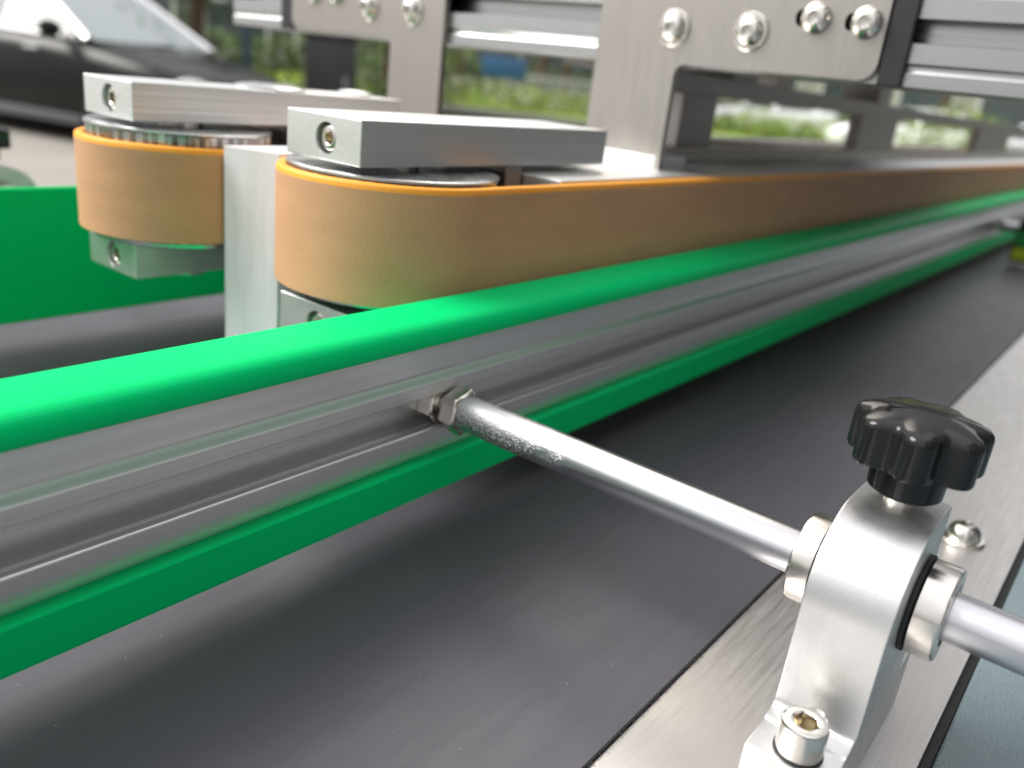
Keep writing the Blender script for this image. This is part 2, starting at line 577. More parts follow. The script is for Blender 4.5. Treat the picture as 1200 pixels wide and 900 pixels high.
# ================================================================== ROD AND CLAMP
def rod_assembly(label, x, group, span=(167.5, -260)):
    t = thing('guide_rod', label, 'rod', (x, 171, 0), group=group)
    y1, y0 = span
    L = y1 - y0
    M = axis_matrix((x, y1, 0), (0, -1, 0))
    bm = lathe([(0, 0), (4.6, 0), (5.5, 0.4), (6.0, 1.2), (6.0, L - 1), (5.4, L), (0, L)], 48, M)
    part(bm, 'shaft', 'rod_steel', t, smooth=40)
    part(lathe([(0, 0), (4.0, 0), (4.0, 15), (0, 15)], 20, axis_matrix((x, 166.5, 0), (0, 1, 0))), 'stud', 'nickel', t, smooth=40)
    for ya in (163.9, 173.8):
        M = axis_matrix((x, ya, 0), (0, 1, 0)) @ Matrix.Rotation(math.radians(14), 4, 'Z')
        R = 7.1
        prof = [(4.2, 0.15), (6.6, 0.0), (R * 0.985, 0.55), (R, 1.1), (R, 5.6), (R * 0.985, 6.2), (6.6, 6.7), (4.2, 6.6)]
        # chamfered hexagon: corners pulled in towards the faces

        def shp(k, a):
            h = hexr(a)
            return {0: 1, 1: 1 + (h - 1) * .15, 2: 1 + (h - 1) * .75, 3: h, 4: h, 5: 1 + (h - 1) * .75, 6: 1 + (h - 1) * .15, 7: 1}[k]
        part(lathe(prof, 48, M, shape=shp), 'lock_nut', 'nickel', t, smooth=28)
    return t


# rod steel: bright bar, pitted and worn near the threaded end
m_ = mat('rod_steel', (0.70, 0.70, 0.73), metal=1, rough=0.28, rvar=0.03, vscale=(40, 12, 40))
n, l = m_.node_tree.nodes, m_.node_tree.links
p = n['Principled BSDF']


def nd(kind, **k):
    q = n.new(kind)
    for a_, v_ in k.items():
        if a_ == 'op':
            q.operation = v_
        else:
            q.inputs[a_.replace('_', ' ')].default_value = v_
    return q


tc = nd('ShaderNodeTexCoord')
sx = nd('ShaderNodeSeparateXYZ'); l.new(tc.outputs['Object'], sx.inputs[0])
mk = nd('ShaderNodeMapRange', From_Min=0.100, From_Max=0.150); l.new(sx.outputs['Y'], mk.inputs[0])
mz = nd('ShaderNodeMapRange', From_Min=0.0055, From_Max=-0.002); l.new(sx.outputs['Z'], mz.inputs[0])
nz2 = nd('ShaderNodeTexNoise', Scale=150.0, Detail=4.0); l.new(tc.outputs['Object'], nz2.inputs['Vector'])
mu = nd('ShaderNodeMath', op='MULTIPLY'); l.new(mk.outputs[0], mu.inputs[0]); l.new(nz2.outputs[0], mu.inputs[1])
th = nd('ShaderNodeMapRange', From_Min=0.18, From_Max=0.45); l.new(mu.outputs[0], th.inputs[0])
nz = nd('ShaderNodeTexNoise', Scale=1100.0, Detail=6.0); l.new(tc.outputs['Object'], nz.inputs['Vector'])
pit = nd('ShaderNodeMapRange', From_Min=0.60, From_Max=0.50); l.new(nz.outputs[0], pit.inputs[0])
pz = nd('ShaderNodeMath', op='MULTIPLY'); l.new(th.outputs[0], pz.inputs[0]); l.new(mz.outputs[0], pz.inputs[1])
h2 = nd('ShaderNodeMath', op='MULTIPLY'); l.new(pz.outputs[0], h2.inputs[0]); l.new(pit.outputs[0], h2.inputs[1])
dk = n.new('ShaderNodeMix'); dk.data_type = 'RGBA'; dk.inputs[6].default_value = (0.60, 0.60, 0.63, 1); dk.inputs[7].default_value = (0.30, 0.29, 0.29, 1)
l.new(h2.outputs[0], dk.inputs[0]); l.new(dk.outputs[2], p.inputs['Base Color'])
bp = nd('ShaderNodeBump', Strength=0.9, Distance=0.0003); l.new(h2.outputs[0], bp.inputs['Height']); l.new(bp.outputs[0], p.inputs['Normal'])
rr_ = nd('ShaderNodeMapRange', To_Min=0.28, To_Max=0.48); l.new(th.outputs[0], rr_.inputs[0]); l.new(rr_.outputs[0], p.inputs['Roughness'])

rod_assembly('bright steel guide rod with two lock nuts, running through the sharp silver clamp block', 0, 'guide rods')


def clamp(label, group):
    """clamp block for a rod along Y at the local origin, foot towards -X, sitting at z = ZB - 1.6"""
    z0 = ZB - 1.6
    t = thing('rod_clamp', label, 'clamp', (0, 0, 0), group=group)
    zt, ft, xf, xr = 20.8, -28.6, -22.3, 14.4
    R = 20.5
    poly = [(xr, zt - 1.0), (xr - 1.0, zt)] + arc(xf + R, zt - R, R, 92, 180, 16) + [(xf, ft + 2.4), (xf - 0.3, ft + 1.2), (xf - 1.1, ft + 0.4), (xf - 2.2, ft)]
    poly += [(-27.6, ft - 0.1), (-28.2, ft - 0.9), (-38.0, ft - 1.1), (-38.8, ft - 1.9), (-39.0, z0), (27.0, z0), (27.0, ft - 0.4), (26.4, ft), (xr + 1.6, ft), (xr + .4, ft + .4), (xr, ft + 1.6)]
    bm = prism(poly, 22.0, 41.7, 'y', bev=0.55, seg=2, ang=50)
    b = finish(bm, 'body', 'alu_cast', t, smooth=30, label='silver cast aluminium clamp body')
    # clearance scoop above the screw, rear slot
    s = bmesh.new()
    bmesh.ops.create_uvsphere(s, u_segments=40, v_segments=20, radius=1.0)
    bmesh.ops.scale(s, vec=(10.9, 8.0, 12.0), verts=s.verts)
    bmesh.ops.translate(s, vec=(-32.3, 31.6, ft + 0.2), verts=s.verts)
    bmesh.ops.delete(s, geom=[v for v in s.verts if v.co.z < ft + 0.19], context='VERTS')
    bmesh.ops.holes_fill(s, edges=[e for e in s.edges if e.is_boundary])
    c1 = cutter(s)
    boolean_cut(b, [c1])
    # bushings on both faces
    for (ya, yb, yr) in ((41.6, 43.6, 49.6), (22.1, 20.9, 14.2)):
        dy = 1 if yb > ya else -1
        finish(lathe([(5, 0), (11.7, 0), (12.0, 0.4), (12.0, abs(yb - ya)), (5, abs(yb - ya))], 48, axis_matrix((0, ya, 0), (0, dy, 0))), 'gap_ring', 'black_rubber', t)  # black ring put in for the dark shaded gap behind the bushing
        h = abs(yr - yb)
        finish(lathe([(6.05, 0), (11.0, 0), (11.7, 0.6), (11.7, h - 0.8), (11.2, h), (8.4, h), (7.9, h - 0.4), (6.05, h - 0.5)], 56, axis_matrix((0, yb, 0), (0, dy, 0))), 'bushing', 'screw', t)
    # foot screw
    cap_screw((-32.4, 31.6, ft - 0.8), (0, 0, 1), 5.3, 8.2, 5.2, t)
    finish(lathe([(5, 0), (5.6, 0), (5.6, 0.5), (5, 0.5)], 40, Matrix.Translation((-32.4, 31.6, ft - 1.0))), 'washer', 'black_rubber', t)
    # star knob
    M = Matrix.Translation((4.5, 31.9, 0))
    nl = 7

    def lobes(depth):
        def g(k, a):
            c = math.cos(nl * (a + 0.25))
            return 1 - depth[k] * (0.5 - 0.5 * c) ** 1.4
        return g
    prof = [(9.0, 31.4), (12.9, 31.2), (15.0, 31.6), (15.4, 32.4), (15.4, 40.4), (15.1, 41.6), (14.3, 42.5), (12.0, 43.4), (8.0, 44.3), (3.0, 44.7), (0, 44.7)]
    dep = [0, .15, .19, .2, .2, .2, .19, .14, .05, 0, 0]
    k = finish(lathe(prof, 112, M, shape=lobes(dep)), 'star_knob', 'black_plastic', t, smooth=50, label='glossy black lobed star knob')
    finish(lathe([(3.6, 24.0), (7.9, 24.0), (8.5, 24.6), (8.9, 33.0), (4, 33.0)], 40, M), 'hub', 'black_plastic', k, smooth=40)
    finish(lathe([(3.9, 20.0), (3.9, 25.0)], 24, M), 'stud', 'nickel', k, smooth=40)
    return t


CG = 'rod clamps with black knobs'
clamp0 = clamp('silver clamp block with whole black star knob and socket screw in its foot', CG)
far_c = copy_thing(clamp0, (20, 605, 0), 'small blurred clamp with black knob beyond the far green rail', PI)
rod_far = copy_thing([o for o in bpy.data.objects if o.name == 'guide_rod'][0], (20, 435, 0), 'blurred steel rod of the clamp beyond the far green rail', PI)
rod_far['group'] = 'guide rods'
# next station down the line
r2 = copy_thing([o for o in bpy.data.objects if o.name == 'guide_rod'][0], (1000, 171, 0), 'blurred distant steel rod joining the near green rail beside the black sensor')
r2['group'] = 'guide rods'
c2 = copy_thing(clamp0, (1000, 0, 0), 'distant clamp block further along the steel strip, beside the black sensor')
# photo sensor clipped on that rod
sen = thing('photo_sensor', 'small black sensor box with a yellow-green label hanging over the far belt', 'sensor', (1000, 134, -34))
part(box(988, 1012, 116, 148, -40, 12, 1.5), 'housing', 'black_plastic', sen)
part(box(987.2, 988.1, 118, 146, -36, -22), 'label_plate', 'sensor_label', sen)
part(box(987.2, 988.1, 118, 146, -20, -2), 'label_plate', 'sensor_green', sen)

# ================================================================== ORANGE BELT DRIVES


def racetrack(xc, x1, yc, R, n=28):
    pts = arc(x1, yc, R, -90, 90, n) + arc(xc, yc, R, 90, 270, n)
    return pts


def ring_prism(outer, inner, z0, z1, bev=0.0):
    """wall between two closed outlines of equal length, extruded in z"""
    bm = bmesh.new()
    n = len(outer)
    rows = []
    for pl, z in ((outer, z0), (outer, z1), (inner, z1), (inner, z0)):
        rows.append([bm.verts.new((u, v, z)) for u, v in pl])
    for k in range(4):
        a, b = rows[k], rows[(k + 1) % 4]
        for i in range(n):
            j = (i + 1) % n
            bm.faces.new((a[i], a[j], b[j], b[i]))
    return bm


def belt_drive(label, yc, xc, bar_y, x_bar, zb, group, R, zf, up, low, caps):
    t = thing('grip_belt', label, 'belt drive', (xc, yc, 10), group=group)
    z0, z1 = zb
    xe = 1650
    # belt: tan cover with an orange strip along its top edge
    body = part(ring_prism(racetrack(xc, xe, yc, R), racetrack(xc, xe, yc, R - 3.6), z0 + 0.1, z1 - 2.2), 'belt', 'tan_belt', t, smooth=25, label='tan ribbed rubber belt')
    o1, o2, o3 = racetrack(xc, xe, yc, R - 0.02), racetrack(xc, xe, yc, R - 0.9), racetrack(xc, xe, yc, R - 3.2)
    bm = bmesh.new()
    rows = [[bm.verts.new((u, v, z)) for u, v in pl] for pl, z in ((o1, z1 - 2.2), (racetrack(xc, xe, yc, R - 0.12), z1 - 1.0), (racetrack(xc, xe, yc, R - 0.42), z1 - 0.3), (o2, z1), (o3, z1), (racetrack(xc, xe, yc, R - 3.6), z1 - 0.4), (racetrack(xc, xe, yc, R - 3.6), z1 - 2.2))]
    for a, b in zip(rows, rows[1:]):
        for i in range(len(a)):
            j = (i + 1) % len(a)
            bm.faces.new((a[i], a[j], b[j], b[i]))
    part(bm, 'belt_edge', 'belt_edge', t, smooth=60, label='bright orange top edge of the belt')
    # toothed pulley with flanges
    nt = 44

    def teeth(k, a):
        return 1.0 if math.sin(a * nt) > 0 else 0.94
    M = Matrix.Translation((xc, yc, 0))
    pul = part(lathe([(8, z0 - 1.0), (R - 4.1, z0 - 1.0), (R - 4.1, zf - .2), (8, zf - .2)], nt * 4, M, shape=teeth), 'pulley', 'zinc', t, smooth=20)
    rf = R - 3.4
    part(lathe([(6, zf), (rf - .6, zf), (rf, zf + 0.3), (rf, zf + 1.1), (rf - .6, zf + 1.5), (6, zf + 1.5)], 72, M), 'flange', 'zinc', t, smooth=40, label='zinc plated round flange')
    part(lathe([(6, z0 - 3.2), (35.2, z0 - 3.2), (36.0, z0 - 2.6), (36.0, z0 - 1.2), (6, z0 - 1.2)], 72, M), 'flange', 'zinc', t, smooth=40)
    part(lathe([(0, 9), (9, 9), (9, 84), (0, 84)], 24, M), 'axle', 'screw', t)
    ya, yb = bar_y
    # the two tension arms with a screw in a counterbore at their end
    for nm, (xa, xb, za, zc, yA, yB) in (('upper_arm', (x_bar, x_bar + 141 * R / 40.5, *up, ya, yb)), ('lower_arm', (x_bar - 1, x_bar + 141, *low, ya + 1, yb + 1))):
        bar = part(box(xa, xb, yA, yB, za, zc, 0.45, 2), nm, 'alu_bar', t, smooth=30, label='square aluminium tension arm' if nm == 'upper_arm' else None)
        ym, zm = yA + 17.4, (za + zc) / 2 - 0.2
        c = cutter(lathe([(0, 0), (5.3, 0), (5.3, 8), (0, 8)], 40, axis_matrix((xa - 1, ym, zm), (1, 0, 0))))
        c.parent = None
        boolean_cut(bar, [c])
        s = cap_screw((xa + 6.8, ym, zm), (-1, 0, 0), 4.3, 5.6, 4.0, None, 'arm_screw')
        s.parent = t
        s.matrix_parent_inverse = Matrix.Translation(-Vector(t.location))
    # low round caps on top of the upper arm
    for cxp, r in caps:
        part(lathe([(0, up[1] - .1), (r, up[1] - .1), (r, up[1] + .8), (r * .85, up[1] + 1.7), (r * .5, up[1] + 2.3), (0, up[1] + 2.5)], 36, Matrix.Translation((cxp, (ya + yb) / 2, 0))), 'cap', 'zinc', t)
    # slider blocks and guide that back the belt up
    part(box(xc + R - 1, xc + R + 9, yc - 20, yc + 14, 50, up[0] - .2, 0.6), 'slider', 'dark_steel', t)
    part(box(xc + R + 10, xe - 60, yc - R + 3.8, yc + R - 3.8, z0 + 3, z1 + 1.2, 0.5), 'guide_bar', 'alu_bar', t, label='pale aluminium guide bar inside the belt loop')
    part(box(xc + 175, xe - 90, yc + 4, yc + R - 4.5, z1 + 1.2, z1 + 6.4, 0.5), 'cover_strip', 'plate', t)
    part(box(xc + 60, 320, yc - 16, yc + 16, low[1] - .1, z0 + 3.2, 0.5), 'lower_block', 'alu_bar', t)
    return t


GB = 'orange side grip belts'
belt_drive('near orange-tan grip belt and pulley right behind the front green guide rail', 231.5, 25.8, (213.2, 251.4), -7.8, (27.2, 68.4), GB, 42.5, 68.7, (72.4, 87.5), (6.2, 22.0), ())
belt_drive('far orange-tan grip belt and pulley with pulley teeth showing, left of the scuffed block', 338, 4, (321, 358), -26, (29.4, 66.6), GB, 40.5, 70.4, (74.0, 88.4), (12.0, 26.0), ((50, 16), (100, 9)))

# block held between the belts
bpoly = [(-2.8, 296.9), (6.6, 274.6), (180, 274.6), (180, 296.9)]
blk = finish(prism(bpoly, ZB + 0.2, 68.6, 'z', bev=0.35), 'metal_block', 'scuffed', smooth=30)
tag(blk, 'tall pale scuffed block standing between the two orange belts', 'block')

# ================================================================== GANTRY OVER THE BELTS


def bolt(y, z, x, parent, slot=False, r=6.6):
    """flanged button screw whose axis points to -X"""
    M = axis_matrix((x, y, z), (-1, 0, 0))
    prof = [(2, 0), (r * 1.28, 0), (r * 1.28, 0.9), (r * 1.2, 1.3), (r, 1.35), (r * 0.97, 2.4), (r * 0.84, 4.0), (r * 0.62, 4.9), (2.7, 5.15)]
    if slot:
        prof = [(2, -1.0), (r, -1.0), (r, 1.2), (r * 0.97, 2.2), (r * 0.84, 3.6), (r * 0.62, 4.5), (2.7, 4.8)]
    top = prof[-1][1]
    hx = [(2.3, top - 0.1), (2.3, top - 2.6), (0, top - 3)]
    n0 = len(prof)
    bm = lathe(prof + hx, 40, M, shape=lambda k, a: hexr(a) if n0 <= k < n0 + 2 else 1)
    return part(bm, 'bolt', 'screw', parent, smooth=35)


def gantry_plate(label, ys, bolts, slots, group):
    """ys: leg_a, leg_b, free end (mirrored for the far one)"""
    la, lb, fe = ys
    s = 1 if fe > la else -1
    XP = 190
    t = thing('gantry_plate', label, 'plate', (XP, (la + lb) / 2, 70), group=group)
    zt = 236
    zl = 120
    inner, outer = lb, la            # leg edge next to the cut-out, and the other one

    def q(u, v):
        return (u, v)
    rin, rout = 5.5, 7.5
    pts = [(outer, 68.5), (outer, zt), (fe, zt)]
    pts += [(fe - s * (rout - rout * math.cos(math.radians(90 * i / 6))), zl + rout - rout * math.sin(math.radians(90 * i / 6))) for i in range(7)]
    pts += [(inner + s * rin * (1 - math.sin(math.radians(90 * i / 6))), zl - rin * (1 - math.cos(math.radians(90 * i / 6)))) for i in range(7)]
    pts += [(inner, 68.5)]
    bm = prism(pts, XP, XP + 4.0, 'x', bev=0.35, seg=2, ang=50)
    pl = part(bm, 'plate', 'plate', t, smooth=30, label='brushed stainless steel plate with a cut-out')
    cuts = []
    for (y, z) in slots:
        b = box(XP - 3, XP + 9, y - 1.5, y + 9.5, z - 3.6, z + 3.6, 3.0, 4)
        cuts.append(cutter(b))
    if cuts:
        boolean_cut(pl, cuts)
    # bent foot
    part(box(XP - 0.4, XP + 34, min(la, lb) + 2.5, max(la, lb) - 2.5, 67.5, 76.0, 0.8), 'foot', 'alu_bar', t)
    for (y, z) in bolts:
        bolt(y, z, XP, t)
    for (y, z) in slots:
        bolt(y, z, XP, t, slot=True)
    return t


GP = 'brushed steel plates on the gantry'
gantry_plate('large brushed steel plate with four screws standing behind the near orange belt', (258.5, 211.8, 117.2), [(215.5, 136.0), (176.2, 136.6), (215, 190), (176, 190)], [(147.2, 143.6), (125.4, 142.9)], GP)
gantry_plate('smaller brushed steel plate seen behind the far bar, two screws above its cut-out', (366.5, 410.5, 507), [(393, 136.0), (431, 136.6), (393, 190), (431, 190)], [(463, 143.2), (485, 142.6)], GP)

# aluminium cross beam (T-slot profile, running across the conveyor)
xs, zs = 194.3, 119.3
bp_ = [(0, 0), (0, 6), (1.2, 6.6), (1.2, 8.6), (0, 9.2), (0, 17.5), (2, 17.5), (2, 15.0), (11, 15.0), (11, 29), (2, 29), (2, 26.5), (0, 26.5), (0, 35), (1.2, 35.6), (1.2, 37.6), (0, 38.2), (0, 44.5), (44, 44.5), (44, 27), (36, 27), (36, 17), (44, 17), (44, 0), (27, 0), (27, 8), (17, 8), (17, 0)]
t = thing('cross_beam', 'slotted aluminium beam spanning across the conveyor behind the steel plates', 'beam', (xs, 300, zs))
part(prism([(xs + u, zs + v) for u, v in bp_], -420, 580, 'y', bev=0.3, seg=1), 'profile', 'beam_alu', t, smooth=20)
part(box(xs + 0.5, xs + 44, -423.5, -420.2, zs, zs + 44.4, 0.5), 'end_cap', 'black_plastic', t)
part(box(xs + 0.5, xs + 44, 580.2, 583.5, zs, zs + 44.4, 0.5), 'end_cap', 'black_plastic', t)
part(box(191.0, xs - 0.2, 107, 116.6, zs, zs + 44, 0.5), 'gap_shade', 'black_rubber', t)  # black strip added in place of the shadow zone beside the plate
part(box(191.0, xs - 0.2, 508, 520, zs, zs + 44, 0.5), 'gap_shade', 'black_rubber', t)  # same added shadow strip beside the far plate
t2 = thing('cross_beam', 'upper beam under a pale film panel above the slotted cross beam', 'beam', (xs, 300, zs + 50))
part(box(xs - 3.0, xs + 48, -420, 580, 164.2, 168.4, 0.6), 'ledge', 'dark_steel', t2)
part(box(xs + 2, xs + 40, -420, 108, 168.5, 280, 0.6), 'film_panel', 'clear_film', t2, label='pale filmed metal panel')
part(box(xs + 2, xs + 40, 262, 362, 168.5, 280, 0.6), 'panel', 'alu_bar', t2)
# posts carrying the gantry beside the conveyor
p_ = thing('gantry_post', 'square aluminium gantry post on the cabinet side of the conveyor', 'post', (xs + 22, -378, GZ))
part(box(xs, xs + 44, -400, -356, GZ, 119.1, 1.0), 'profile', 'alu_bar', p_)
part(box(xs - 30, xs + 74, -430, -334, GZ, GZ + 8), 'base_plate', 'dark_steel', p_)

# dark longitudinal beams and the posts that stand on the belt guides
sb = thing('support_beam', 'dark steel beam running along above the near orange belt, on short posts', 'beam', (240, 252, 71))
part(box(240, 1700, 246, 290, 107.6, 119.0, 0.8), 'beam', 'dark_steel', sb)
for (xa, xb) in ((272, 318), (615, 735), (1140, 1380)):
    part(box(xa, xb, 247, 258, 69.0, 107.8, 0.8), 'post', 'dark_steel', sb)
part(box(238.5, 1650, 240, 256, 69.4, 77.5, 0.8), 'foot_rail', 'plate', sb)
# unseen head above, added with its struts to shade the belts further down the line
hd = thing('shade_head', 'unseen steel housing added above the belts to shade them beyond the cross beam', 'machine', (700, 300, 165))
part(box(262, 740, 62, 580, 172, 620, 6), 'housing', 'plate', hd)
part(box(300, 740, -262, -250.5, ZB - 3.4, 420, 2), 'side_blocker', 'navy', hd)  # unseen panel added to block light from the cabinet side
for (xa, ya) in ((340, 250), (660, 250), (340, 350), (660, 350)):
    part(box(xa, xa + 40, ya, ya + 36, 118.8, 173, 1), 'strut', 'dark_steel', hd)

# ================================================================== BACKGROUND


def leaf_cloud(bm, centre, radii, n, size, rng, shell=0.55):
    cx, cy, cz = centre
    for _ in range(n):
        while True:
            v = Vector((rng.uniform(-1, 1), rng.uniform(-1, 1), rng.uniform(-1, 1)))
            if shell < v.length < 1:
                break
        c = Vector((cx + v.x * radii[0], cy + v.y * radii[1], cz + v.z * radii[2]))
        a = Vector((rng.gauss(0, 1), rng.gauss(0, 1), rng.gauss(0, 1))).normalized()
        b = a.orthogonal().normalized()
        s = size * rng.uniform(0.6, 1.4)
        p = [c + a * s, c + b * s * 0.5, c - a * s * 0.8, c - b * s * 0.5]
        bm.faces.new([bm.verts.new(q) for q in p])


def tree(label, px, dist, h, crown_r, crown_z, material, n=2600, lean=0.0, group='trees behind the lawn', seed=1, trunk_r=0.16):
    rng = random.Random(seed)
    x, y = far_xy(px, dist)
    t = thing('tree', label, 'tree', (x / MM, y / MM, gz / MM), group=group)
    bm = bmesh.new()

    def limb(p0, p1, r0, r1):
        d = (p1 - p0)
        M = Matrix.Translation(p0) @ d.to_track_quat('Z', 'Y').to_matrix().to_4x4()
        lathe([(r0, 0), ((r0 + r1) * .48, d.length * .5), (r1, d.length)], 9, M, bm)
    top = Vector((lean, 0, h * 0.55))
    limb(Vector((0, 0, -0.05)), top, trunk_r, trunk_r * 0.6)
    ends = []
    for k in range(7):
        a = k * 2.4 + rng.uniform(-.3, .3)
        e = Vector((math.cos(a) * crown_r * .6, math.sin(a) * crown_r * .6, crown_z + rng.uniform(-.25, .5) * crown_r)) + Vector((lean, 0, 0))
        limb(top * rng.uniform(.75, 1.0), e, trunk_r * .45, trunk_r * .12)
        ends.append(e)
    finish(bm, 'trunk', 'bark', t, smooth=60, scale=1)
    bm = bmesh.new()
    for e in ends + [Vector((lean, 0, crown_z + crown_r * .5)), Vector((lean, 0, crown_z))]:
        r = crown_r * rng.uniform(.42, .62)
        leaf_cloud(bm, e, (r, r, r * .75), n // 9, 0.13, rng, 0.35)
    finish(bm, 'crown', material, t, smooth=0, scale=1)
    return t


def bush(name, label, px, dist, w, dpt, h, material, n, cat='hedge', group=None, size=0.06, seed=3, petals=0):
    rng = random.Random(seed)
    x, y = far_xy(px, dist)
    t = thing(name, label, cat, (x / MM, y / MM, gz / MM), math.atan2(y - CAM_P.y, x - CAM_P.x) - PI / 2, group=group)
    bm = bmesh.new()
    k = max(1, int(w / 0.9))
    for i in range(k):
        cx = -w / 2 + (i + .5) * w / k
        leaf_cloud(bm, (cx, rng.uniform(-.1, .1) * dpt, h * .48), (w / k * .75, dpt * .5, h * rng.uniform(.46, .58)), n // k, size, rng, 0.3)
    finish(bm, 'foliage', material, t, smooth=0, scale=1)
    bm = bmesh.new()
    for i in range(k * 2):
        cx = -w / 2 + (i + .5) * w / k / 2
        lathe([(0.03, 0), (0.015, h * .6)], 6, Matrix.Translation((cx, 0, -0.02)), bm)
    finish(bm, 'stems', 'bark', t, smooth=60, scale=1)['kind'] = 'stuff'
    if petals:
        bm = bmesh.new()
        leaf_cloud(bm, (0, -dpt * .1, h * .6), (w * .5, dpt * .55, h * .45), petals, 0.05, rng, 0.7)
        finish(bm, 'blossom', 'petal', t, smooth=0, scale=1)
    return t


# lawn and kerb
def raised(name, material, d0, d1, z0, z1):
    o = far_strip(name, material, d0, d1, z1)
    return o


struct(raised('lawn', 'grass', 21.0, 60.0, gz, gz + 0.10))
kb = far_strip('kerb', 'kerb', 20.8, 21.0, gz + 0.12)
md = kb.modifiers.new('thick', 'SOLIDIFY'); md.thickness = 0.14; md.offset = -1
struct(kb)

# ---- car
def car(name, label, loc, heading, paint, group=None):
    """saloon, metres, front towards local +X"""
    t = thing(name, label, 'car', (loc[0] / MM, loc[1] / MM, gz / MM), heading, group)
    Lh, Wd = 2.32, 0.90
    # lower body: lofted sections along the length (x, half width, sill z, shoulder z, tumble)
    sec = [(-2.34, .60, .42, .86), (-2.28, .76, .32, .98), (-1.9, .86, .26, 1.02), (-1.3, .90, .22, 1.0), (-.3, .915, .20, .965), (.6, .915, .20, .94), (1.0, .90, .21, .90), (1.6, .875, .23, .82), (2.05, .80, .26, .72), (2.26, .66, .32, .64), (2.33, .50, .40, .56)]
    bm = bmesh.new()
    rings = []
    for x, w, z0, z1 in sec:
        zm = z0 + (z1 - z0) * .55
        prof = [(-w * .86, z0), (-w * .985, z0 + .08), (-w, zm), (-w * .965, z1 - .06), (-w * .86, z1), (0, z1 + .035), (w * .86, z1), (w * .965, z1 - .06), (w, zm), (w * .985, z0 + .08), (w * .86, z0)]
        rings.append([bm.verts.new((x, a, b)) for a, b in prof])
    for a, b in zip(rings, rings[1:]):
        n = len(a)
        for i in range(n):
            bm.faces.new((a[i], a[(i + 1) % n], b[(i + 1) % n], b[i]))
    bm.faces.new(rings[0]); bm.faces.new(rings[-1])
    bmesh.ops.recalc_face_normals(bm, faces=bm.faces)
    bmesh.ops.subdivide_edges(bm, edges=bm.edges, cuts=1, smooth=0.6, use_grid_fill=True)
    body = finish(bm, 'body', paint, t, smooth=50, scale=1)
    # roof shell and pillars
    bot = {'f': 1.02, 'r': -1.72, 'w': .80, 'z': .93}
    tp = {'f': .18, 'r': -1.02, 'w': .58, 'z': 1.43}

    def pt(x, w, z):
        return Vector((x, w, z))
    bm = bmesh.new()
    rp = []
    for x, z in ((.22, 1.405), (.0, 1.44), (-.45, 1.455), (-.85, 1.44), (-1.08, 1.40)):
        rp.append([bm.verts.new((x, w, z - abs(w) ** 2 * .07)) for w in (-.60, -.45, -.2, 0, .2, .45, .60)])
    for a, b in zip(rp, rp[1:]):
        for i in range(6):
            bm.faces.new((a[i], a[i + 1], b[i + 1], b[i]))
    rf = finish(bm, 'roof', paint, t, smooth=60, scale=1)
    md = rf.modifiers.new('thick', 'SOLIDIFY'); md.thickness = 0.03

    def pane(nm, pts, mt='car_glass', th=0.012):
        bm = bmesh.new()
        bm.faces.new([bm.verts.new(p) for p in pts])
        bmesh.ops.recalc_face_normals(bm, faces=bm.faces)
        g = finish(bm, nm, mt, t, smooth=0, scale=1)
        md = g.modifiers.new('thick', 'SOLIDIFY'); md.thickness = th; md.offset = 0
        return g
    pane('windscreen', [pt(1.0, -.74, .93), pt(1.10, 0, .945), pt(1.0, .74, .93), pt(.21, .57, 1.385), pt(.24, 0, 1.41), pt(.21, -.57, 1.385)], 'screen_glass')
    pane('rear_window', [pt(-1.72, -.70, 1.0), pt(-1.72, .70, 1.0), pt(-1.07, .57, 1.385), pt(-1.07, -.57, 1.385)])
    for s in (-1, 1):
        pane('side_window', [pt(.92, s * .80, .955), pt(-.16, s * .815, .975), pt(-.20, s * .635, 1.365), pt(.20, s * .62, 1.36)])
        pane('side_window', [pt(-.24, s * .815, .975), pt(-1.12, s * .81, .99), pt(-.96, s * .62, 1.36), pt(-.26, s * .635, 1.365)])

        def bar(nm, a, b, rad, mt):
            d = b - a
            bm = lathe([(rad, 0), (rad, d.length)], 10, Matrix.Translation(a) @ d.to_track_quat('Z', 'Y').to_matrix().to_4x4())
            finish(bm, nm, mt, t, smooth=60, scale=1)
        bar('pillar', pt(1.03, s * .775, .93), pt(.2, s * .60, 1.39), .042, 'car_trim')
        bar('pillar', pt(-.20, s * .825, .96), pt(-.23, s * .635, 1.385), .045, 'car_trim')
        bar('pillar', pt(-1.70, s * .76, 1.0), pt(-1.03, s * .60, 1.385), .055, paint)
        bar('roof_trim', pt(.2, s * .61, 1.385), pt(-1.03, s * .61, 1.385), .022, 'car_trim')
        bar('waist_trim', pt(1.0, s * .865, .935), pt(-1.5, s * .87, 1.0), .012, 'car_trim')
        bm = box(-1.0, 1.05, min(s * .88, s * .925), max(s * .88, s * .925), .17, .27, .02)
        finish(bm, 'sill', 'car_sill', t, smooth=40, scale=1)
        for dx in (.45, -.62):
            finish(box(dx - .10, dx + .10, min(s * .90, s * .94), max(s * .90, s * .94), .80, .83, .01), 'door_handle', 'car_trim', t, scale=1)
        # mirror
        bm = bmesh.new(); bmesh.ops.create_uvsphere(bm, u_segments=14, v_segments=8, radius=1)
        bmesh.ops.scale(bm, vec=(.07, .12, .075), verts=bm.verts); bmesh.ops.translate(bm, vec=(.80, s * .99, 1.0), verts=bm.verts)
        finish(bm, 'mirror', paint, t, smooth=60, scale=1)
        # lamps
        bm = bmesh.new(); bmesh.ops.create_uvsphere(bm, u_segments=14, v_segments=8, radius=1)
        bmesh.ops.scale(bm, vec=(.20, .17, .075), verts=bm.verts); bmesh.ops.translate(bm, vec=(2.10, s * .62, .64), verts=bm.verts)
        finish(bm, 'headlight', 'lamp_glass', t, smooth=60, scale=1)
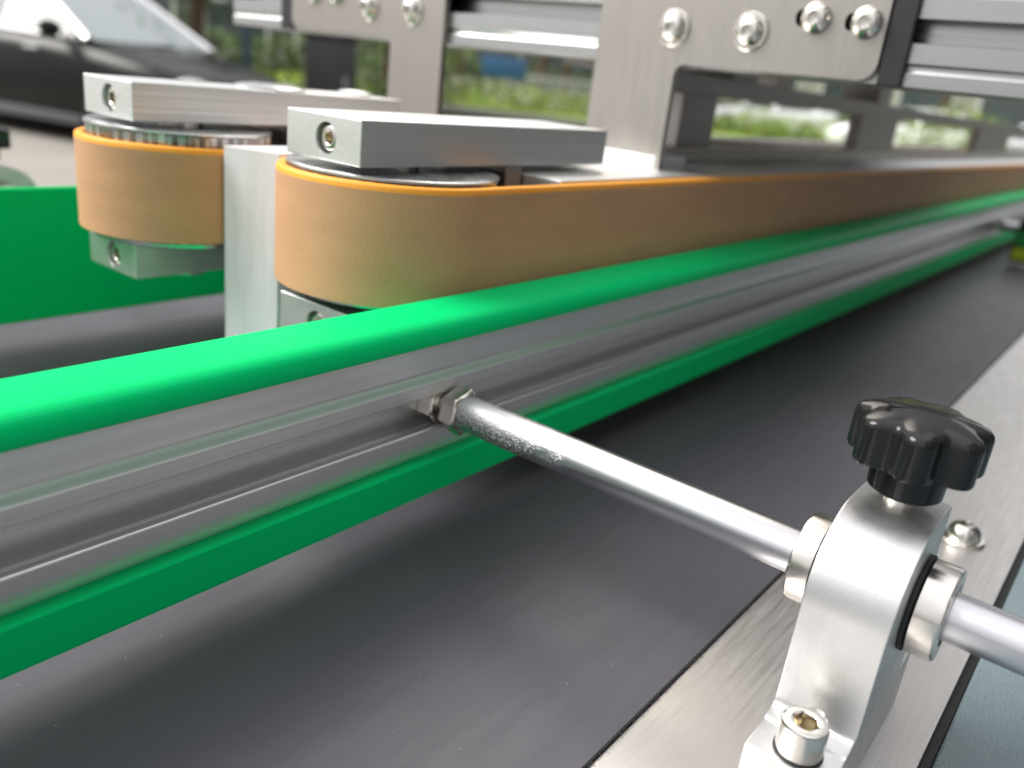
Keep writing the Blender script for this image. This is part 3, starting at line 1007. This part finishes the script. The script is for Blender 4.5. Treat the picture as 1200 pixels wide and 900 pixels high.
        finish(box(-2.33, -2.2, min(s * .42, s * .74), max(s * .42, s * .74), .72, .86, .03), 'tail_light', 'lamp_red', t, scale=1)
        for wx in (1.38, -1.38):
            M = Matrix.Translation((wx, s * .70, .315)) @ Matrix.Rotation(-s * PI / 2, 4, 'X')
            w = finish(lathe([(.19, 0), (.29, 0), (.315, .03), (.315, .19), (.29, .225), (.20, .225)], 32, M), 'wheel', 'tyre', t, smooth=40, scale=1)
            bm = lathe([(0, .17), (.05, .20), (.09, .17), (.19, .19), (.215, .222)], 30, M, shape=lambda k, a: 1)
            finish(bm, 'rim', 'car_silver', w, smooth=40, scale=1)
    finish(box(2.24, 2.345, -.42, .42, .36, .52, .02), 'grille', 'car_trim', t, scale=1)
    return t


# heading: front towards the camera and to the right of the picture
ax, ay = far_xy(103, 9.2)
vx, vy = ax - CAM_P.x, ay - CAM_P.y
az = math.atan2(vy, vx)
hd_ang = az + PI + math.radians(40)
# local point of the near lower end of the front pillar
lp = Vector((1.03, -.775))
c_, s_ = math.cos(hd_ang), math.sin(hd_ang)
car('parked_car', 'glossy black saloon car parked on the pale pavement', (ax - (c_ * lp.x - s_ * lp.y), ay - (s_ * lp.x + c_ * lp.y)), hd_ang, 'car_paint')
for px, dist, rot, pm, lb in ((905, 33, 84, 'car_white', 'white car parked across the lawn, beyond the near steel plate cut-out'),
                              (1075, 27.5, 80, 'car_white', 'white car at the lawn edge between the dark support posts'),
                              (1225, 27.0, 80, 'car_silver', 'silver car at the lawn edge beyond the last dark post')):
    x, y = far_xy(px, dist)
    a = math.atan2(y - CAM_P.y, x - CAM_P.x) + math.radians(rot)
    car('parked_car', lb, (x, y), a, pm, 'cars parked by the lawn')

# hedges and shrubs
HG = 'hedges along the lawn'
for i, (px, dist, w, h, mt, pt_, lb) in enumerate((
        (470, 24, 3.0, .75, 'leaf_mid', 160, 'low flowering shrub seen through the small plate cut-out'),
        (560, 27, 4.2, .85, 'leaf_bright', 260, 'low shrub with pale flowers below the blue sign'),
        (680, 28, 4.0, .8, 'leaf_bright', 120, 'low yellow-green shrub in front of the white railing'),
        (850, 29, 4.0, .7, 'leaf_bright', 40, 'bright shrub beside the white parked car'),
        (955, 28, 4.2, .95, 'leaf_bright', 0, 'bright yellow-green shrub before the dark support post'),
        (1118, 24, 1.7, 1.5, 'leaf_bright', 0, 'upright bright green shrub between the two dark posts'),
        (330, 17, 3.4, 1.0, 'leaf_mid', 80, 'dark green shrub in front of the black car nose'))):
    bush('shrub', lb, px, dist, w, 1.3, h, mt, 1500, 'shrub', HG, seed=20 + i, petals=pt_)
bush('hedge', 'long clipped dark hedge in front of the building', 700, 38, 34, 1.6, 1.7, 'leaf_mid', 9000, 'hedge', size=.10, seed=50)
TG = 'trees behind the lawn'
for i, (px, dist, h, cr, cz, mt, lean, lb) in enumerate((
        (225, 16, 5.0, 2.4, 2.9, 'leaf_mid', .2, 'leafy green tree right behind the black car'),
        (90, 19, 6.0, 3.0, 3.4, 'leaf_dark', 0, 'dark dense tree above the roof of the black car'),
        (-120, 15, 6.0, 3.0, 3.6, 'leaf_mid', 0, 'leafy tree beyond the rear of the black car'),
        (400, 21, 6.0, 2.7, 3.8, 'leaf_dark', 0, 'dark tree behind the small steel plate'),
        (455, 24, 5.0, 2.2, 2.4, 'leaf_bright', 0, 'bright lime green tree beside the small steel plate'),
        (632, 30, 7.0, 3.2, 4.5, 'leaf_dark', .3, 'tree with a brown trunk right of the blue sign'),
        (665, 33, 7.5, 3.2, 4.6, 'leaf_mid', -.2, 'tree with a slim brown trunk by the white railing'),
        (800, 36, 7.0, 3.4, 4.8, 'leaf_mid', 0, 'tree above the lawn left of the white car'),
        (1010, 37, 7.0, 3.6, 4.9, 'leaf_dark', 0, 'dark tree behind the first support post'),
        (1100, 31, 6.0, 2.6, 3.6, 'leaf_bright', .2, 'slim tree with a brown trunk between the dark posts'),
        (1260, 35, 7.5, 3.6, 4.6, 'leaf_mid', 0, 'green tree beyond the end of the belts'),
        (540, 38, 8.0, 3.6, 5.0, 'leaf_dark', 0, 'dark tall tree behind the blue sign'))):
    tree(lb, px, dist, h, cr, cz, mt, 2600, lean, TG, seed=100 + i)

# building far behind
def place(px, dist):
    x, y = far_xy(px, dist)
    return x, y, math.atan2(y - CAM_P.y, x - CAM_P.x) - PI / 2


def building(label, px, dist, w, h, dep, wall, storeys, bays):
    x, y, a = place(px, dist)
    t = thing('building', label, 'building', (x / MM, y / MM, gz / MM), a, 'buildings across the street')
    finish(box(-w / 2, w / 2, 0, dep, 0, h, .02), 'wall', wall, t, scale=1)
    finish(box(-w / 2 - .3, w / 2 + .3, -.3, dep + .3, h + .002, h + .5, .03), 'roof', 'wall_dark', t, scale=1)
    sh = h / storeys
    bw = w / bays
    wb = box(-bw * .36, bw * .36, -.06, -.012, 0, sh * .62)
    wf = None
    first = None
    for j in range(storeys):
        for i in range(bays):
            ox, oz = -w / 2 + (i + .5) * bw, j * sh + sh * .18
            if first is None:
                g = finish(box(-bw * .36, bw * .36, -.10, .02, 0, sh * .64), 'window', 'frame_white', t, smooth=0, scale=1)
                q = finish(box(-bw * .32, bw * .32, -.13, -.101, sh * .04, sh * .60), 'pane', 'window_glass', g, smooth=0, scale=1)
                first = (g, q)
            else:
                g = first[0].copy(); COL.objects.link(g); g.parent = t
                q = first[1].copy(); COL.objects.link(q); q.parent = g
            g.location = (ox, 0, oz)
    return t


building('pale wide building with rows of white framed windows behind the trees', 900, 52, 44, 12, 10, 'wall_pale', 3, 11)
building('dark grey building behind the trees on the car side', 330, 46, 34, 11, 10, 'wall_dark', 3, 8)

wb = thing('shade_wall', 'unseen grey wall added alongside the machine to shade it and darken its reflections', 'building', (2500, -3100, GZ))  # unseen wall, roof and windows added to cut light from this side
part(box(-3200, 12000, -7000, -2300, GZ, GZ + 6000, 10), 'wall', 'shade_wall_grey', wb)
part(box(-3300, 12100, -7100, -2100, GZ + 6002, GZ + 6300, 10), 'roof', 'wall_dark', wb)
for i in range(4):
    part(box(-900 + i * 3000, 1300 + i * 3000, -2298, -2240, GZ + 2600, GZ + 4200, 10), 'window', 'window_glass', wb)
    
# blue sign on two posts, plain board with a pale panel
x, y, a = place(590, 28.5)
t = thing('sign', 'blue sign board on two grey posts in front of dark trees', 'sign', (x / MM, y / MM, gz / MM), a)
finish(box(-.70, .70, -.04, .04, .95, 1.58, .01), 'board', 'blue_paint', t, scale=1)
for s in (-.5, .5):
    finish(lathe([(.035, -.05), (.035, 1.5)], 12, Matrix.Translation((s, .08, 0))), 'post', 'grey_paint', t, scale=1)
# white railing
x, y, a = place(675, 29.5)
t = thing('railing', 'white picket railing at the back of the lawn', 'railing', (x / MM, y / MM, gz / MM), a)
for z in (.28, 1.05):
    finish(box(-2.6, 2.6, -.02, .02, z, z + .06), 'rail', 'frame_white', t, scale=1)
pk = None
for i in range(34):
    if pk is None:
        pk = finish(box(-.022, .022, -.05, -.021, .08, 1.2, .004), 'picket', 'frame_white', t, scale=1)
        q = pk
    else:
        q = pk.copy(); COL.objects.link(q); q.parent = t
    q.location = (-2.5 + i * .152, 0, 0)
# dark cabinet and slim navy post
x, y, a = place(388, 13.5)
t = thing('utility_cabinet', 'dark grey street cabinet standing on the pavement beyond the far belt', 'cabinet', (x / MM, y / MM, gz / MM), a)
finish(box(-.36, .36, -.22, .22, .0, 1.28, .02), 'housing', 'grey_box', t, scale=1)
finish(box(-.40, .40, -.26, .26, 1.281, 1.34, .02), 'lid', 'grey_box', t, scale=1)
finish(box(-.30, .30, -.245, -.221, .12, 1.2, .008), 'door', 'grey_box', t, scale=1)
finish(box(.20, .23, -.27, -.246, .6, .75, .005), 'handle', 'car_trim', t, scale=1)
x, y, a = place(289, 12.5)
t = thing('bollard_post', 'slim dark navy post standing beyond the black car', 'post', (x / MM, y / MM, gz / MM), a)
finish(lathe([(.06, 0), (.06, 2.6), (.03, 2.66), (0, 2.66)], 16), 'pole', 'navy', t, scale=1)
finish(lathe([(0, 0), (.12, 0), (.12, .03), (.06, .04)], 20), 'base', 'navy', t, scale=1)
# red poster board near the pale building
x, y, a = place(1062, 34)
t = thing('notice_board', 'small red notice board above the white car between the posts', 'sign', (x / MM, y / MM, gz / MM), a)
finish(box(-.55, .55, -.03, .03, .75, 1.35, .01), 'board', 'red_paint', t, scale=1)
for s in (-.45, .45):
    finish(box(s - .03, s + .03, -.0301 + .062, .09, -.05, 1.3), 'post', 'grey_paint', t, scale=1)
